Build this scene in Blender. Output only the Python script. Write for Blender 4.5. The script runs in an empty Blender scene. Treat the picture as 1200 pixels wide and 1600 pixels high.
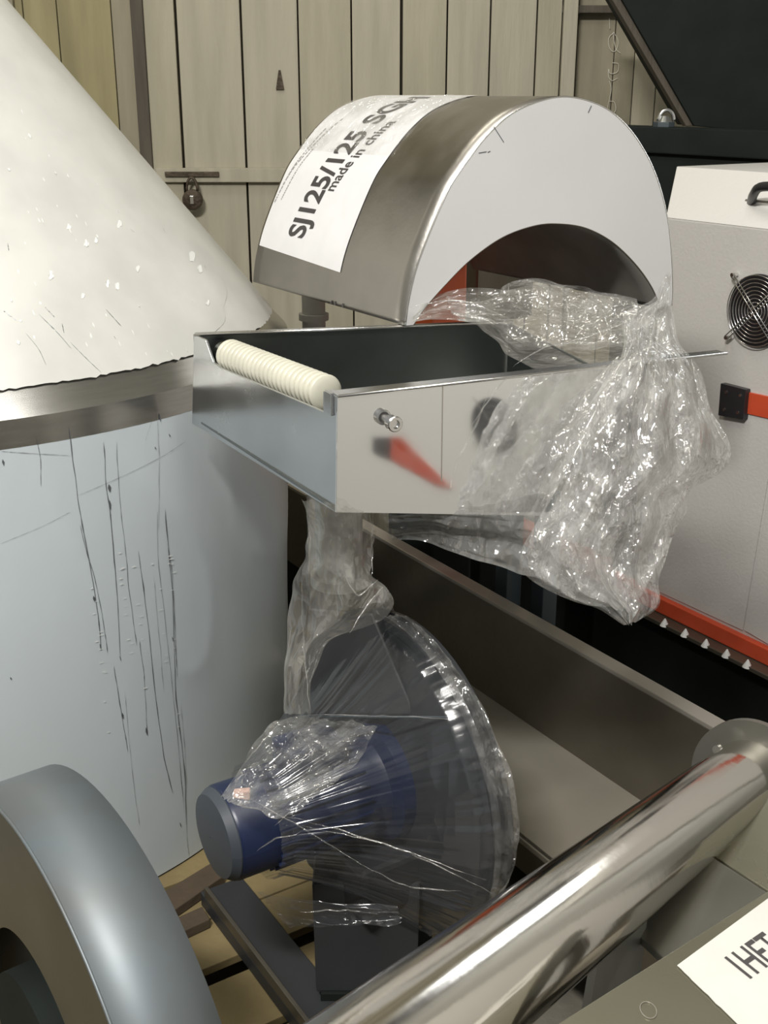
import bpy, bmesh, math, random
import numpy as np
from mathutils import Vector, Matrix, noise
random.seed(7)
SC = bpy.context.scene; COL = SC.collection
PI = math.pi
# ---------------------------------------------------------------- camera
F = 1800.0; PITCH = math.radians(19.9); CP, SP = math.cos(PITCH), math.sin(PITCH); H = 1.65
cam = bpy.data.cameras.new('camera'); co = bpy.data.objects.new('camera', cam); COL.objects.link(co)
cam.sensor_fit = 'VERTICAL'; cam.sensor_height = 32.0; cam.lens = 32.0*F/1600.0
cam.clip_start = .05; cam.clip_end = 60
co.location = (0, 0, H); co.rotation_euler = (PI/2-PITCH, 0, 0)
SC.camera = co
# ---------------------------------------------------------------- light
w = bpy.data.worlds.new('world'); SC.world = w; w.use_nodes = True
w.node_tree.nodes['Background'].inputs[0].default_value = (.82, .84, .84, 1)
w.node_tree.nodes['Background'].inputs[1].default_value = .33
SC.view_settings.view_transform = 'Standard'; SC.view_settings.look = 'None'
SC.view_settings.gamma = 1; SC.view_settings.use_curve_mapping = False
SC.view_settings.exposure = -0.13
def area(name, loc, target, sx, sy, power, col=(1, .97, .92)):
    l = bpy.data.lights.new(name, 'AREA'); l.shape = 'RECTANGLE'; l.size = sx; l.size_y = sy
    l.energy = power; l.color = col
    o = bpy.data.objects.new(name, l); COL.objects.link(o); o.location = loc
    o.rotation_euler = (Vector(target)-Vector(loc)).to_track_quat('-Z', 'Y').to_euler()
    return o
area('light_front', (-.9, -.6, 3.7), (0, 2.1, .9), .8, .2, 175)
area('light_over', (.2, .7, 4.1), (.9, 1.2, .8), .18, 1.6, 30, (1, .98, .94))
area('light_back', (-.9, 2.7, 4.1), (-.3, 2.9, 1.2), .2, 1.5, 24, (1, .95, .82))
# ---------------------------------------------------------------- pixel -> point on a real plane
def ray(x, y):
    u = (x-600)/F; v = (800-y)/F
    return Vector((u, CP+v*SP, -SP+v*CP))
O = Vector((0, 0, H))
def PT(x, y, t): return O+ray(x, y)*t
def PZ(x, y, z):
    d = ray(x, y); return O+d*((z-H)/d.z)
def PP(x, y, o, n):
    d = ray(x, y); o = Vector(o); n = Vector(n)
    return O+d*((o-O).dot(n)/d.dot(n))
A1 = Vector((-.537, .843, 0)).normalized()      # the machines' long direction
B1 = Vector((.843, .537, 0)).normalized()
Z = Vector((0, 0, 1))
# ---------------------------------------------------------------- materials
def nm(name):
    m = bpy.data.materials.new(name); m.use_nodes = True
    nt = m.node_tree; return m, nt, nt.nodes['Principled BSDF']
def mat(name, col, rough=.5, metal=0, var=0, scale=6, bump=0, bscale=40, stretch=None, spec=None, col2=None, coat=0, rvar=0):
    m, nt, b = nm(name)
    b.inputs['Roughness'].default_value = rough; b.inputs['Metallic'].default_value = metal
    if spec is not None: b.inputs['Specular IOR Level'].default_value = spec
    if coat: b.inputs['Coat Weight'].default_value = coat; b.inputs['Coat Roughness'].default_value = .12
    tc = nt.nodes.new('ShaderNodeTexCoord'); mp = nt.nodes.new('ShaderNodeMapping')
    nt.links.new(tc.outputs['Object'], mp.inputs[0])
    if stretch: mp.inputs['Scale'].default_value = stretch
    if var or rvar:
        n = nt.nodes.new('ShaderNodeTexNoise'); n.inputs['Scale'].default_value = scale; n.inputs['Detail'].default_value = 6
        nt.links.new(mp.outputs[0], n.inputs['Vector'])
    if var:
        r = nt.nodes.new('ShaderNodeValToRGB'); nt.links.new(n.outputs[0], r.inputs[0])
        c2 = col2 or tuple(max(0, c*(1-var)) for c in col)
        r.color_ramp.elements[0].position = .35; r.color_ramp.elements[1].position = .65
        r.color_ramp.elements[0].color = (*c2, 1); r.color_ramp.elements[1].color = (*col, 1)
        nt.links.new(r.outputs[0], b.inputs['Base Color'])
    else: b.inputs['Base Color'].default_value = (*col, 1)
    if rvar:
        mr = nt.nodes.new('ShaderNodeMapRange'); mr.inputs[3].default_value = max(0.02, rough-rvar); mr.inputs[4].default_value = rough+rvar
        mr.inputs[1].default_value = .3; mr.inputs[2].default_value = .7
        nt.links.new(n.outputs[0], mr.inputs[0]); nt.links.new(mr.outputs[0], b.inputs['Roughness'])
    if bump:
        n2 = nt.nodes.new('ShaderNodeTexNoise'); n2.inputs['Scale'].default_value = bscale; n2.inputs['Detail'].default_value = 5
        nt.links.new(mp.outputs[0], n2.inputs['Vector'])
        bu = nt.nodes.new('ShaderNodeBump'); bu.inputs['Strength'].default_value = bump; bu.inputs['Distance'].default_value = .01
        nt.links.new(n2.outputs[0], bu.inputs['Height']); nt.links.new(bu.outputs[0], b.inputs['Normal'])
    return m
def film(name, fac=.3, col=(.9, .9, .88), rough=.12, scale=30, bump=.8, stretch=(1, 1, .6), facvar=.15, gloss=.4):
    m, nt, b = nm(name); nt.nodes.remove(b); out = nt.nodes['Material Output']
    N_ = nt.nodes.new; lk = nt.links.new
    tc = N_('ShaderNodeTexCoord'); mp = N_('ShaderNodeMapping'); mp.inputs['Scale'].default_value = stretch
    lk(tc.outputs['Object'], mp.inputs[0])
    n = N_('ShaderNodeTexNoise'); n.inputs['Scale'].default_value = scale*.45; n.inputs['Detail'].default_value = 3
    lk(mp.outputs[0], n.inputs['Vector'])
    ds = N_('ShaderNodeVectorMath'); ds.operation = 'MULTIPLY_ADD'; ds.inputs[1].default_value = (.06, .06, .06)
    lk(n.outputs['Color'], ds.inputs[0]); lk(mp.outputs[0], ds.inputs[2])
    v = N_('ShaderNodeTexVoronoi'); v.feature = 'F1'; v.inputs['Scale'].default_value = scale; lk(ds.outputs[0], v.inputs['Vector'])
    v2 = N_('ShaderNodeTexVoronoi'); v2.feature = 'F1'; v2.inputs['Scale'].default_value = scale*2.7; lk(ds.outputs[0], v2.inputs['Vector'])
    ad = N_('ShaderNodeMath'); ad.operation = 'MULTIPLY_ADD'; ad.inputs[1].default_value = .35
    lk(v2.outputs['Distance'], ad.inputs[0]); lk(v.outputs['Distance'], ad.inputs[2])
    bu = N_('ShaderNodeBump'); bu.inputs['Strength'].default_value = bump; bu.inputs['Distance'].default_value = .35/scale
    lk(ad.outputs[0], bu.inputs['Height'])
    df = N_('ShaderNodeBsdfDiffuse'); df.inputs[0].default_value = (*col, 1); lk(bu.outputs[0], df.inputs['Normal'])
    tl = N_('ShaderNodeBsdfTranslucent'); tl.inputs[0].default_value = (*col, 1)
    m1 = N_('ShaderNodeMixShader'); m1.inputs[0].default_value = .5; lk(df.outputs[0], m1.inputs[1]); lk(tl.outputs[0], m1.inputs[2])
    gl = N_('ShaderNodeBsdfAnisotropic'); gl.inputs['Roughness'].default_value = rough; gl.inputs[0].default_value = (1, 1, 1, 1); lk(bu.outputs[0], gl.inputs['Normal'])
    m2 = N_('ShaderNodeMixShader'); m2.inputs[0].default_value = gloss; lk(m1.outputs[0], m2.inputs[1]); lk(gl.outputs[0], m2.inputs[2])
    tr = N_('ShaderNodeBsdfTransparent')
    mr = N_('ShaderNodeMapRange'); mr.inputs[1].default_value = .38; mr.inputs[2].default_value = .62
    mr.inputs[3].default_value = max(0, fac-facvar); mr.inputs[4].default_value = fac+facvar
    lk(n.outputs[0], mr.inputs[0])
    m3 = N_('ShaderNodeMixShader'); lk(mr.outputs[0], m3.inputs[0]); lk(tr.outputs[0], m3.inputs[1]); lk(m2.outputs[0], m3.inputs[2])
    lk(m3.outputs[0], out.inputs[0])
    return m
M = {}
M['wood'] = mat('painted_plank', (.40, .37, .275), .75, var=.18, scale=5, bump=.25, bscale=30, stretch=(3, 3, .35))
M['wood2'] = mat('painted_plank_pale', (.42, .39, .30), .75, var=.15, scale=7, bump=.25, bscale=30, stretch=(3, 3, .3))
M['wood_yel'] = mat('painted_plank_yellowed', (.34, .30, .165), .8, var=.3, scale=4, bump=.25, bscale=25, stretch=(3, 3, .35))
M['wood_grey'] = mat('painted_plank_greyed', (.31, .28, .20), .8, var=.3, scale=4, bump=.25, bscale=25, stretch=(3, 3, .35))
M['wood_dark'] = mat('dark_wood', (.10, .085, .065), .8, var=.4, scale=6, bump=.3, stretch=(3, 3, .4))
M['gap'] = mat('gap_dark', (.06, .05, .035), .9)
M['rust'] = mat('rusty_iron', (.11, .085, .06), .65, .6, var=.5, scale=30, bump=.4, bscale=80)
M['concrete'] = mat('concrete', (.17, .155, .125), .85, var=.3, scale=5, bump=.3, bscale=40)
M['plaster'] = mat('plaster', (.42, .41, .37), .9, var=.15, scale=2)
M['cone'] = mat('cone_film', (.61, .61, .575), .33, var=.13, scale=7, bump=.10, bscale=9, spec=.5)
M['drum'] = mat('drum_film', (.55, .61, .64), .30, var=.07, scale=2.5, bump=.7, bscale=2.0, stretch=(1, 1, .45), spec=.45)
M['band'] = mat('bare_band', (.56, .55, .52), .24, 1, var=.12, scale=12, stretch=(1, 1, 12))
M['scratch'] = mat('scratch_dark', (.13, .14, .15), .4, .3)
M['torn'] = mat('torn_film', (.76, .77, .75), .4)
M['steel'] = mat('trough_steel', (.78, .78, .77), .05, .93, rvar=.02, scale=9, bump=.03, bscale=2.0)
M['steel_side'] = mat('trough_side_steel', (.60, .62, .63), .24, 1, var=.15, scale=6, rvar=.06, bump=.05, bscale=4)
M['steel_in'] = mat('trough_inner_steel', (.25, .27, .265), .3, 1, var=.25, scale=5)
M['steel_rim'] = mat('rim_steel', (.75, .74, .72), .22, 1)
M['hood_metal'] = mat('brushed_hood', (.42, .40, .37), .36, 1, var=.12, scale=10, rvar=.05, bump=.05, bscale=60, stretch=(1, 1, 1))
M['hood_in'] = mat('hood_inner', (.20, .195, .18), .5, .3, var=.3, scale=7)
M['hood_face'] = mat('hood_film', (.56, .56, .555), .42, var=.05, scale=3, spec=.5)
M['paper'] = mat('paper', (.74, .74, .75), .5, var=.04, scale=20, coat=.35, bump=.06, bscale=20)
M['paper2'] = mat('paper_sheet', (.60, .59, .55), .6, var=.05, scale=20)
M['ink'] = mat('ink', (.055, .05, .05), .5)
M['ink_soft'] = mat('ink_soft', (.33, .32, .32), .5)
M['spring'] = mat('cream_plastic', (.60, .59, .49), .28, var=.1, scale=20)
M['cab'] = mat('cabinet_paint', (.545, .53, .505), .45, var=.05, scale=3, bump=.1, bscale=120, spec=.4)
M['cab_lit'] = mat('cabinet_paint_lit', (.70, .69, .66), .45, bump=.1, bscale=120)  # paler copy of the cabinet paint: light on the upward face, in the colour
M['red'] = mat('red_paint', (.55, .075, .03), .4, var=.15, scale=10)
M['orange'] = mat('orange_paint', (.80, .13, .03), .4)
M['black'] = mat('black_paint', (.010, .014, .012), .8, spec=.25, var=.3, scale=8)
M['black_pl'] = mat('black_plastic', (.02, .02, .022), .35)
M['dark_blue'] = mat('blue_grey_paint', (.045, .06, .07), .5)
M['chrome'] = mat('polished_tube', (.66, .63, .58), .12, 1, rvar=.05, scale=5, bump=.04, bscale=14)
M['guard_wire'] = mat('wire_chrome', (.75, .75, .75), .2, 1)
M['bed'] = mat('bed_steel', (.17, .153, .122), .42, .7, var=.25, scale=3, bump=.08, bscale=50)
M['bed_light'] = mat('bed_shelf', (.40, .37, .31), .40, .45, var=.2, scale=3, bump=.05)
M['bed_edge'] = mat('bed_edge', (.40, .37, .33), .4, .6)
M['blower'] = mat('blower_grey', (.030, .032, .035), .5, var=.2, scale=5)
M['motor'] = mat('motor_blue', (.010, .018, .055), .35, var=.2, scale=8)
M['motor_cap'] = mat('motor_cap_grey', (.05, .06, .075), .5)
M['grey_guard'] = mat('guard_steel', (.165, .195, .215), .5, .5, var=.2, scale=4, rvar=.04, col2=(.165, .165, .155))
M['guard_side'] = mat('guard_side', (.15, .14, .105), .45, .5, var=.3, scale=3)
M['pale'] = mat('pallet_wood', (.24, .185, .085), .8, var=.3, scale=5, bump=.3, bscale=30)
M['pallet_dark'] = mat('pallet_dark', (.09, .065, .04), .85, var=.4, scale=5, bump=.3)
M['plate'] = mat('plate_steel', (.30, .29, .22), .30, .75, var=.12, scale=3, rvar=.06)
M['plate2'] = mat('plate_steel_grey', (.25, .245, .215), .32, .8, var=.2, scale=4, rvar=.05)
M['galv'] = mat('galvanised', (.33, .34, .32), .38, .8, var=.3, scale=8, stretch=(1, 1, .3))
M['film_bag'] = film('film_bag', .45, scale=52, bump=1, facvar=.2, gloss=.55, rough=.07)
M['film_soft'] = film('film_soft', .36, (.72, .70, .64), scale=22, bump=.8, facvar=.12, gloss=.4)
M['film_wrap'] = film('film_wrap', .22, (.20, .215, .25), rough=.17, scale=10, bump=.10, facvar=.06, gloss=.45)
M['film_thin'] = film('film_thin', .24, (.85, .84, .8), scale=40, bump=.9, facvar=.16, gloss=.5)
M['glint'] = mat('film_ridge', (.85, .85, .84), .15, spec=1, coat=1)
M['chalk'] = mat('chalk', (.62, .60, .52), .9)
M['film_grey'] = film('film_grey', .55, (.42, .42, .40), scale=18, bump=.6, facvar=.15, gloss=.3)
M['film_end'] = film('film_end', .2, (.6, .6, .6), scale=30, bump=.6)
M['tag'] = mat('pink_tag', (.62, .40, .34), .5)
# ---------------------------------------------------------------- object helpers
def tag(o, label=None, cat=None, group=None, kind=None):
    if label: o['label'] = label
    if cat: o['category'] = cat
    if group: o['group'] = group
    if kind: o['kind'] = kind
    return o
def empty(name, loc, label, cat, group=None):
    o = bpy.data.objects.new(name, None); COL.objects.link(o); o.location = loc; o.empty_display_size = .05
    bpy.context.view_layer.update()
    return tag(o, label, cat, group)
class MB:
    def __init__(s): s.v = []; s.f = []
    def add(s, vs, fs):
        n = len(s.v); s.v += [Vector(v) for v in vs]; s.f += [tuple(i+n for i in f) for f in fs]; return s
    def hexa(s, b, t):    # bottom ring, top ring
        n = len(b); fs = [tuple(reversed(range(n))), tuple(range(n, 2*n))]
        fs += [(i, (i+1) % n, n+(i+1) % n, n+i) for i in range(n)]
        return s.add(list(b)+list(t), fs)
    def prism(s, pts, off):
        off = Vector(off); return s.hexa(pts, [Vector(p)+off for p in pts])
    def box(s, c, ex, ey, ez, dx, dy, dz):   # centre, axes, half sizes
        c = Vector(c); r = [(-1, -1), (1, -1), (1, 1), (-1, 1)]
        return s.hexa([c+ex*dx*a+ey*dy*b-ez*dz for a, b in r], [c+ex*dx*a+ey*dy*b+ez*dz for a, b in r])
    def tube(s, pts, rad, n=10, cap=True):
        pts = [Vector(p) for p in pts]; rings = []
        up = None
        for i, p in enumerate(pts):
            d = (pts[min(i+1, len(pts)-1)]-pts[max(i-1, 0)]).normalized()
            if up is None: up = d.orthogonal().normalized()
            up = (up-d*up.dot(d)).normalized(); q = d.cross(up)
            r = rad[i] if isinstance(rad, (list, tuple)) else rad
            rings.append([p+up*math.cos(2*PI*k/n)*r+q*math.sin(2*PI*k/n)*r for k in range(n)])
        vs = [v for r in rings for v in r]; fs = []
        for i in range(len(pts)-1):
            for k in range(n): fs.append((i*n+k, i*n+(k+1) % n, (i+1)*n+(k+1) % n, (i+1)*n+k))
        if cap: fs += [tuple(reversed(range(n))), tuple(range((len(pts)-1)*n, len(pts)*n))]
        return s.add(vs, fs)
    def grid(s, g):       # list of rows of points
        nu = len(g[0]); vs = [p for r in g for p in r]
        return s.add(vs, [(i*nu+j, i*nu+j+1, (i+1)*nu+j+1, (i+1)*nu+j) for i in range(len(g)-1) for j in range(nu-1)])
    def build(s, name, m, parent=None, smooth=False, bevel=0, solid=0):
        me = bpy.data.meshes.new(name)
        c = Vector((0, 0, 0))
        inv = Matrix.Identity(4)
        if parent: inv = parent.matrix_world.inverted(); 
        else:
            c = sum(s.v, Vector())/len(s.v); zmin = min(v.z for v in s.v); c = Vector((c.x, c.y, zmin)); inv = Matrix.Translation(-c)
        me.from_pydata([inv @ v for v in s.v], [], s.f); me.update()
        bm = bmesh.new(); bm.from_mesh(me); bmesh.ops.recalc_face_normals(bm, faces=bm.faces[:])
        if bevel: bmesh.ops.bevel(bm, geom=bm.edges[:], offset=bevel, segments=2, affect='EDGES', profile=.6, clamp_overlap=True)
        bm.to_mesh(me); bm.free()
        o = bpy.data.objects.new(name, me); COL.objects.link(o); me.materials.append(m)
        if parent: o.parent = parent
        else: o.location = c
        if smooth:
            me.shade_smooth()
            if smooth != 'all': me.set_sharp_from_angle(angle=math.radians(40))
        if solid:
            md = o.modifiers.new('solid', 'SOLIDIFY'); md.thickness = solid; md.offset = 0
        bpy.context.view_layer.update()
        return o
def spline(pts, n):       # Catmull-Rom through tuples
    P = [np.array(p, float) for p in pts]; P = [2*P[0]-P[1]]+P+[2*P[-1]-P[-2]]; out = []
    m = len(P)-3
    for k in range(n+1):
        t = k*m/n; i = min(int(t), m-1); u = t-i; a, b, c, d = P[i:i+4]
        out.append(.5*((2*b)+(c-a)*u+(2*a-5*b+4*c-d)*u*u+(3*b-a-3*c+d)*u**3))
    return out
def text(string, fn, m, parent, name='lettering', bold=.02, extr=0):
    cu = bpy.data.curves.new(name, 'FONT'); cu.body = string; cu.offset = bold; cu.resolution_u = 4
    to = bpy.data.objects.new(name, cu); COL.objects.link(to); bpy.context.view_layer.update()
    me = bpy.data.meshes.new_from_object(to.evaluated_get(bpy.context.evaluated_depsgraph_get()))
    bpy.data.objects.remove(to)
    xs = [v.co.x for v in me.vertices]; ys = [v.co.y for v in me.vertices]; x0, x1 = min(xs), max(xs)
    inv = parent.matrix_world.inverted()
    bm = bmesh.new(); bm.from_mesh(me); bmesh.ops.triangulate(bm, faces=bm.faces[:])
    bmesh.ops.subdivide_edges(bm, edges=[e for e in bm.edges if e.calc_length() > .2], cuts=2)
    bmesh.ops.triangulate(bm, faces=bm.faces[:]); bm.to_mesh(me); bm.free()
    for v in me.vertices: v.co = inv @ Vector(fn((v.co.x-x0)/(x1-x0), v.co.y/.7))
    o = bpy.data.objects.new(name, me); COL.objects.link(o); me.materials.clear(); me.materials.append(m); o.parent = parent
    return o
# ================================================================= SETTING
def struct(name, mb, m, **k): return tag(mb.build(name, m, **k), kind='structure')
WY = 4.25
fl = MB().box((0, 1, -.05), Vector((1, 0, 0)), Vector((0, 1, 0)), Z, 3.2, 3.5, .05); struct('floor', fl, M['concrete'])
struct('ceiling', MB().box((0, 1, 4.35), Vector((1, 0, 0)), Vector((0, 1, 0)), Z, 3.2, 3.5, .05), M['plaster'])
struct('wall_left', MB().box((-3.15, 1, 2.15), Vector((1, 0, 0)), Vector((0, 1, 0)), Z, .05, 3.5, 2.15), M['plaster'])
struct('wall_right', MB().box((3.15, 1, 2.15), Vector((1, 0, 0)), Vector((0, 1, 0)), Z, .05, 3.5, 2.15), M['plaster'])
wb = struct('wall_back', MB().box((0, WY+.12, 2.15), Vector((1, 0, 0)), Vector((0, 1, 0)), Z, 3.1, .03, 2.15), M['gap'])
def W(x, y, dy=0): return PP(x, y, (0, WY+dy, 0), (0, 1, 0))
def plank(parent, xa, xb, ya, yb, y0, dy, m, thick=.025, lean=0, label=None):
    p = [W(xa, ya, dy), W(xb, ya, dy), W(xb+0, yb, dy), W(xa, yb, dy)]
    X0, X1 = p[0].x, p[1].x; zt, zb = y0
    g = .0016
    b = MB().hexa([(X0+g+lean, WY+dy, zb), (X1-g+lean, WY+dy, zb), (X1-g+lean, WY+dy+thick, zb), (X0+g+lean, WY+dy+thick, zb)],
                  [(X0+g, WY+dy, zt), (X1-g, WY+dy, zt), (X1-g, WY+dy+thick, zt), (X0+g, WY+dy+thick, zt)])
    o = b.build('plank', m, parent, bevel=.0025)
    if label: o['label'] = label
    return o
# left, set back and yellowed
for i, (a, b, m) in enumerate([(-620, -420, 'wood_yel'), (-420, -220, 'wood_yel'), (-220, -120, 'wood_yel'), (-120, 3, 'wood_yel'), (3, 20, 'wood_grey'), (20, 34, 'wood_yel'), (34, 87, 'wood_yel'), (87, 172, 'wood_yel'), (172, 206, 'wood_grey')]):
    plank(wb, a, b, 0, 100, (4.3, 0), .075 if b != 20 else .05, M[m])
for a, b, m in [(905, 965, 'wood_grey'), (965, 998, 'wood_grey'), (998, 1035, 'wood'), (1035, 1090, 'wood'), (1090, 1170, 'wood_grey'), (1170, 1260, 'wood'), (1260, 1360, 'wood_grey'), (1360, 1470, 'wood'), (1470, 1580, 'wood'), (1580, 1700, 'wood_grey')]:
    plank(wb, a, b, 0, 100, (4.3, 0), .06, M[m])
tr = struct('trim_1', MB().box(((W(206, 0).x+W(221, 0).x)/2, WY+.03, 2.15), Vector((1, 0, 0)), Vector((0, 1, 0)), Z, .021, .05, 2.15), M['wood_dark'], bevel=.004)
tr2 = struct('trim_2', MB().box(((W(882, 0).x+W(903, 0).x)/2, WY+.03, 2.15), Vector((1, 0, 0)), Vector((0, 1, 0)), Z, .024, .045, 2.15), M['wood2'], bevel=.004)
tr3 = struct('trim_3', MB().box(((W(905, 15).x+W(1300, 15).x)/2, WY+.03, W(905, 14).z), Vector((1, 0, 0)), Vector((0, 1, 0)), Z, .5, .025, .012), M['wood_dark'], bevel=.003)
door = struct('door_1', MB().box(((W(222, 0).x+W(880, 0).x)/2, WY+.055, 2.0), Vector((1, 0, 0)), Vector((0, 1, 0)), Z, (W(880, 0).x-W(222, 0).x)/2, .02, 2.0), M['gap'])
zb1 = W(300, 275).z
dp = [(222, 271, 'wood'), (274, 374, 'wood2'), (376, 464, 'wood2'), (465, 548, 'wood'), (549, 626, 'wood2'), (629, 699, 'wood'), (700, 767, 'wood2'), (768, 840, 'wood2'), (841, 880, 'wood')]
for a, b, m in dp:
    plank(door, a, b, 0, 100, (4.0, 0.02), .0 if a != 222 else -.006, M[m])
# rail + latch on the door
RX0, RX1 = W(243, 270, -.03).x, W(520, 270, -.03).x
MB().box(((RX0+RX1)/2, WY-.014, W(300, 274, -.03).z), Vector((1, 0, 0)), Vector((0, 1, 0)), Z, (RX1-RX0)/2, .012, .024).build('ledge_rail', M['wood2'], door, bevel=.003)
MB().box(((W(245, 0).x+W(330, 0).x)/2, WY-.032, W(300, 272, -.03).z), Vector((1, 0, 0)), Vector((0, 1, 0)), Z, .095, .005, .008).build('hasp', M['rust'], door, bevel=.001)
hk = W(437, 125, -.01)
MB().hexa([hk+Vector(v) for v in [(-.014, 0, -.03), (.014, 0, -.03), (.014, .012, -.03), (-.014, .012, -.03)]], [hk+Vector(v) for v in [(-.003, 0, .032), (.003, 0, .032), (.003, .012, .032), (-.003, .012, .032)]]).build('nail_plate', M['rust'], door)
ch = MB()
def chalk(pts):
    P = [W(x, y, .052) for x, y in pts]; sp = spline([tuple(p) for p in P], len(P)*4)
    ch.tube([Vector(p) for p in sp], .0011, 5)
chalk([(952, 28), (953, 45)])
chalk([(960, 50), (952, 58), (951, 70), (956, 80), (963, 78), (966, 65), (961, 54), (958, 52), (962, 75), (969, 83)])
chalk([(957, 98), (966, 100), (965, 112), (954, 115), (951, 108), (951, 120), (956, 126), (965, 122)])
chalk([(952, 126), (955, 140), (950, 165), (948, 178)]); chalk([(952, 158), (960, 160), (962, 172), (955, 180), (949, 172)])
tag(ch.build('chalk_mark', M['chalk'], wb, smooth=True), 'white chalk scrawl')
# padlock on hasp
pl = empty('padlock', W(300, 330, -.05), 'dark round padlock hanging from the hasp on the wooden door', 'padlock')
pc = W(301, 312, -.052); MB().tube([pc+Vector((0, -.014, 0)), pc+Vector((0, -.010, 0)), pc+Vector((0, .010, 0)), pc+Vector((0, .014, 0))], [.030, .035, .035, .030], 24).build('lock_body', M['rust'], pl, smooth=True)
MB().tube([pc+Vector((math.cos(a)*.019, 0, .03+math.sin(a)*.045)) for a in [PI*k/12 for k in range(13)]], .005, 8).build('shackle', M['rust'], pl, smooth='all')
MB().box(pc+Vector((0, -.016, 0)), Vector((1, 0, 0)), Vector((0, 1, 0)), Z, .006, .002, .014).build('key_plate', M['steel_rim'], pl, bevel=.001)
# unseen glowing pane added in the back wall for the tube's highlight
M['pane'], nt_, b_ = nm('added_glow_pane'); b_.inputs['Emission Color'].default_value = (.95, .98, 1, 1); b_.inputs['Emission Strength'].default_value = 7.0; b_.inputs['Base Color'].default_value = (.6, .65, .7, 1)
wi = struct('added_pane_1', MB().box((2.40, WY+.03, 1.65), Vector((1, 0, 0)), Vector((0, 1, 0)), Z, .50, .006, 1.10), M['pane'])
for x0_, z0_, sx_, sz_ in ((2.40, 2.78, .54, .03), (2.40, .52, .54, .03), (1.87, 1.65, .03, 1.16), (2.93, 1.65, .03, 1.16), (2.40, 1.65, .012, 1.10)):
    MB().box((x0_, WY+.005, z0_), Vector((1, 0, 0)), Vector((0, 1, 0)), Z, sx_, .035, sz_).build('added_pane_frame', M['wood_dark'], wi, bevel=.003)
# ceiling lamps
for i, (x, y, an) in enumerate([(-.9, -.6, 0), (.2, .7, PI/2), (-.9, 2.7, PI/2)]):
    cl = empty('ceiling_light', (x, y, 4.2), ['fluorescent batten lamp on the ceiling behind the viewer', 'fluorescent batten lamp on the ceiling above the polished tube', 'fluorescent batten lamp on the ceiling above the cone topped silo'][i], 'lamp', 'ceiling batten lamps')
    d = Vector((math.cos(an), math.sin(an), 0)); e = Z.cross(d)
    MB().box((x, y, 4.26), d, e, Z, .8, .06, .04).build('lamp_housing', M['plaster'], cl, bevel=.005)
# ================================================================= SILO (drum + cone)
DC = Vector((-1.0254, 2.5228, 0)); DR = .8073; ZR = 1.15; ZB = .135
silo = empty('hopper_silo', (DC.x, DC.y, ZB), 'large round silo with white cone top and pale blue filmed drum, left side', 'silo')
def drum_r(z): return DR-.028*(ZR-z)/(ZR-ZB)
N = 160
def ringpt(r, a, z): return Vector((DC.x+r*math.cos(a), DC.y+r*math.sin(a), z))
def lathe(prof, n=N, cap=False):
    m = MB(); rows = [[ringpt(r, 2*PI*k/n, z) for k in range(n+1)] for r, z in prof]; return m.grid(rows)
ZF = 1.10      # film starts below bare band
# drum shell with a ragged lower film edge
dg = []
for k in range(91):
    z = ZR-.045-(ZR-.045-ZB)*k/90; row = []
    for j in range(361):
        a = 2*PI*j/360; dn = min(1, k/18)
        f1 = 1-2*abs(noise.noise(Vector((math.cos(a)*3.2+z*1.1, math.sin(a)*3.2, z*1.5+4)))); f2 = noise.noise(Vector((math.cos(a)*2, math.sin(a)*2, z*1.2+9)))
        row.append(ringpt(drum_r(z)+dn*(.003*max(0, f1)**3+.004*f2), a, z))
    dg.append(row)
MB().grid(dg).build('drum_shell', M['drum'], silo, smooth='all')
lathe([(DR-.001, ZR-.05), (DR+.0005, ZR-.0005), (DR+.003, ZR)]).build('lower_band', M['band'], silo, smooth=True)
CH = 1.0
lathe([(DR+.003, ZR), (DR+.003-.042, ZR+.045)]).build('upper_band', M['band'], silo, smooth=True)
# uneven film edge of the cone
g = []
for k in range(0, 21):
    row = []
    for j in range(N*3+1):
        a = 2*PI*j/(N*3); zz = ZR+.043+.0035*noise.noise(Vector((a*25, 0, 3)))+.003*noise.noise(Vector((a*90, 0, 9)))
        z = zz+(CH-.12-.043)*k/20
        row.append(ringpt(DR+.0036-(z-ZR)/CH*DR, a, z))
    g.append(row)
MB().grid(g).build('cone_shell', M['cone'], silo, smooth='all')
lathe([(.095, ZR+.86), (.095, ZR+1.0), (0.0001, ZR+1.0)], 48).build('cone_collar', M['band'], silo, smooth=True)
def on_drum(x, y, off=.0012):
    d = ray(x, y); r = DR
    for _ in range(6):
        a = d.x**2+d.y**2; b = 2*(d.x*(O.x-DC.x)+d.y*(O.y-DC.y)); c = (O.x-DC.x)**2+(O.y-DC.y)**2-(r+off)**2
        D = b*b-4*a*c
        D = max(D, 0) if D > -.01 else D
        if D < 0: return None
        t = (-b-math.sqrt(D))/(2*a); p = O+d*t; a_ = math.atan2(p.y-DC.y, p.x-DC.x); z = p.z; dn = max(0, min(1, (ZR-.045-z)/(ZR-.045-ZB)*5))
        f1 = 1-2*abs(noise.noise(Vector((math.cos(a_)*3.2+z*1.1, math.sin(a_)*3.2, z*1.5+4)))); f2 = noise.noise(Vector((math.cos(a_)*2, math.sin(a_)*2, z*1.2+9)))
        r = drum_r(z)+dn*(.003*max(0, f1)**3+.004*f2)
    return p
def on_cone(x, y, off=.002):
    d = ray(x, y); best = None
    for k in range(900):
        t = 1.2+k*.002; p = O+d*t; r = math.hypot(p.x-DC.x, p.y-DC.y)
        if r < DR+.0036+off-(p.z-ZR)/CH*DR: return p
    return None
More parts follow.
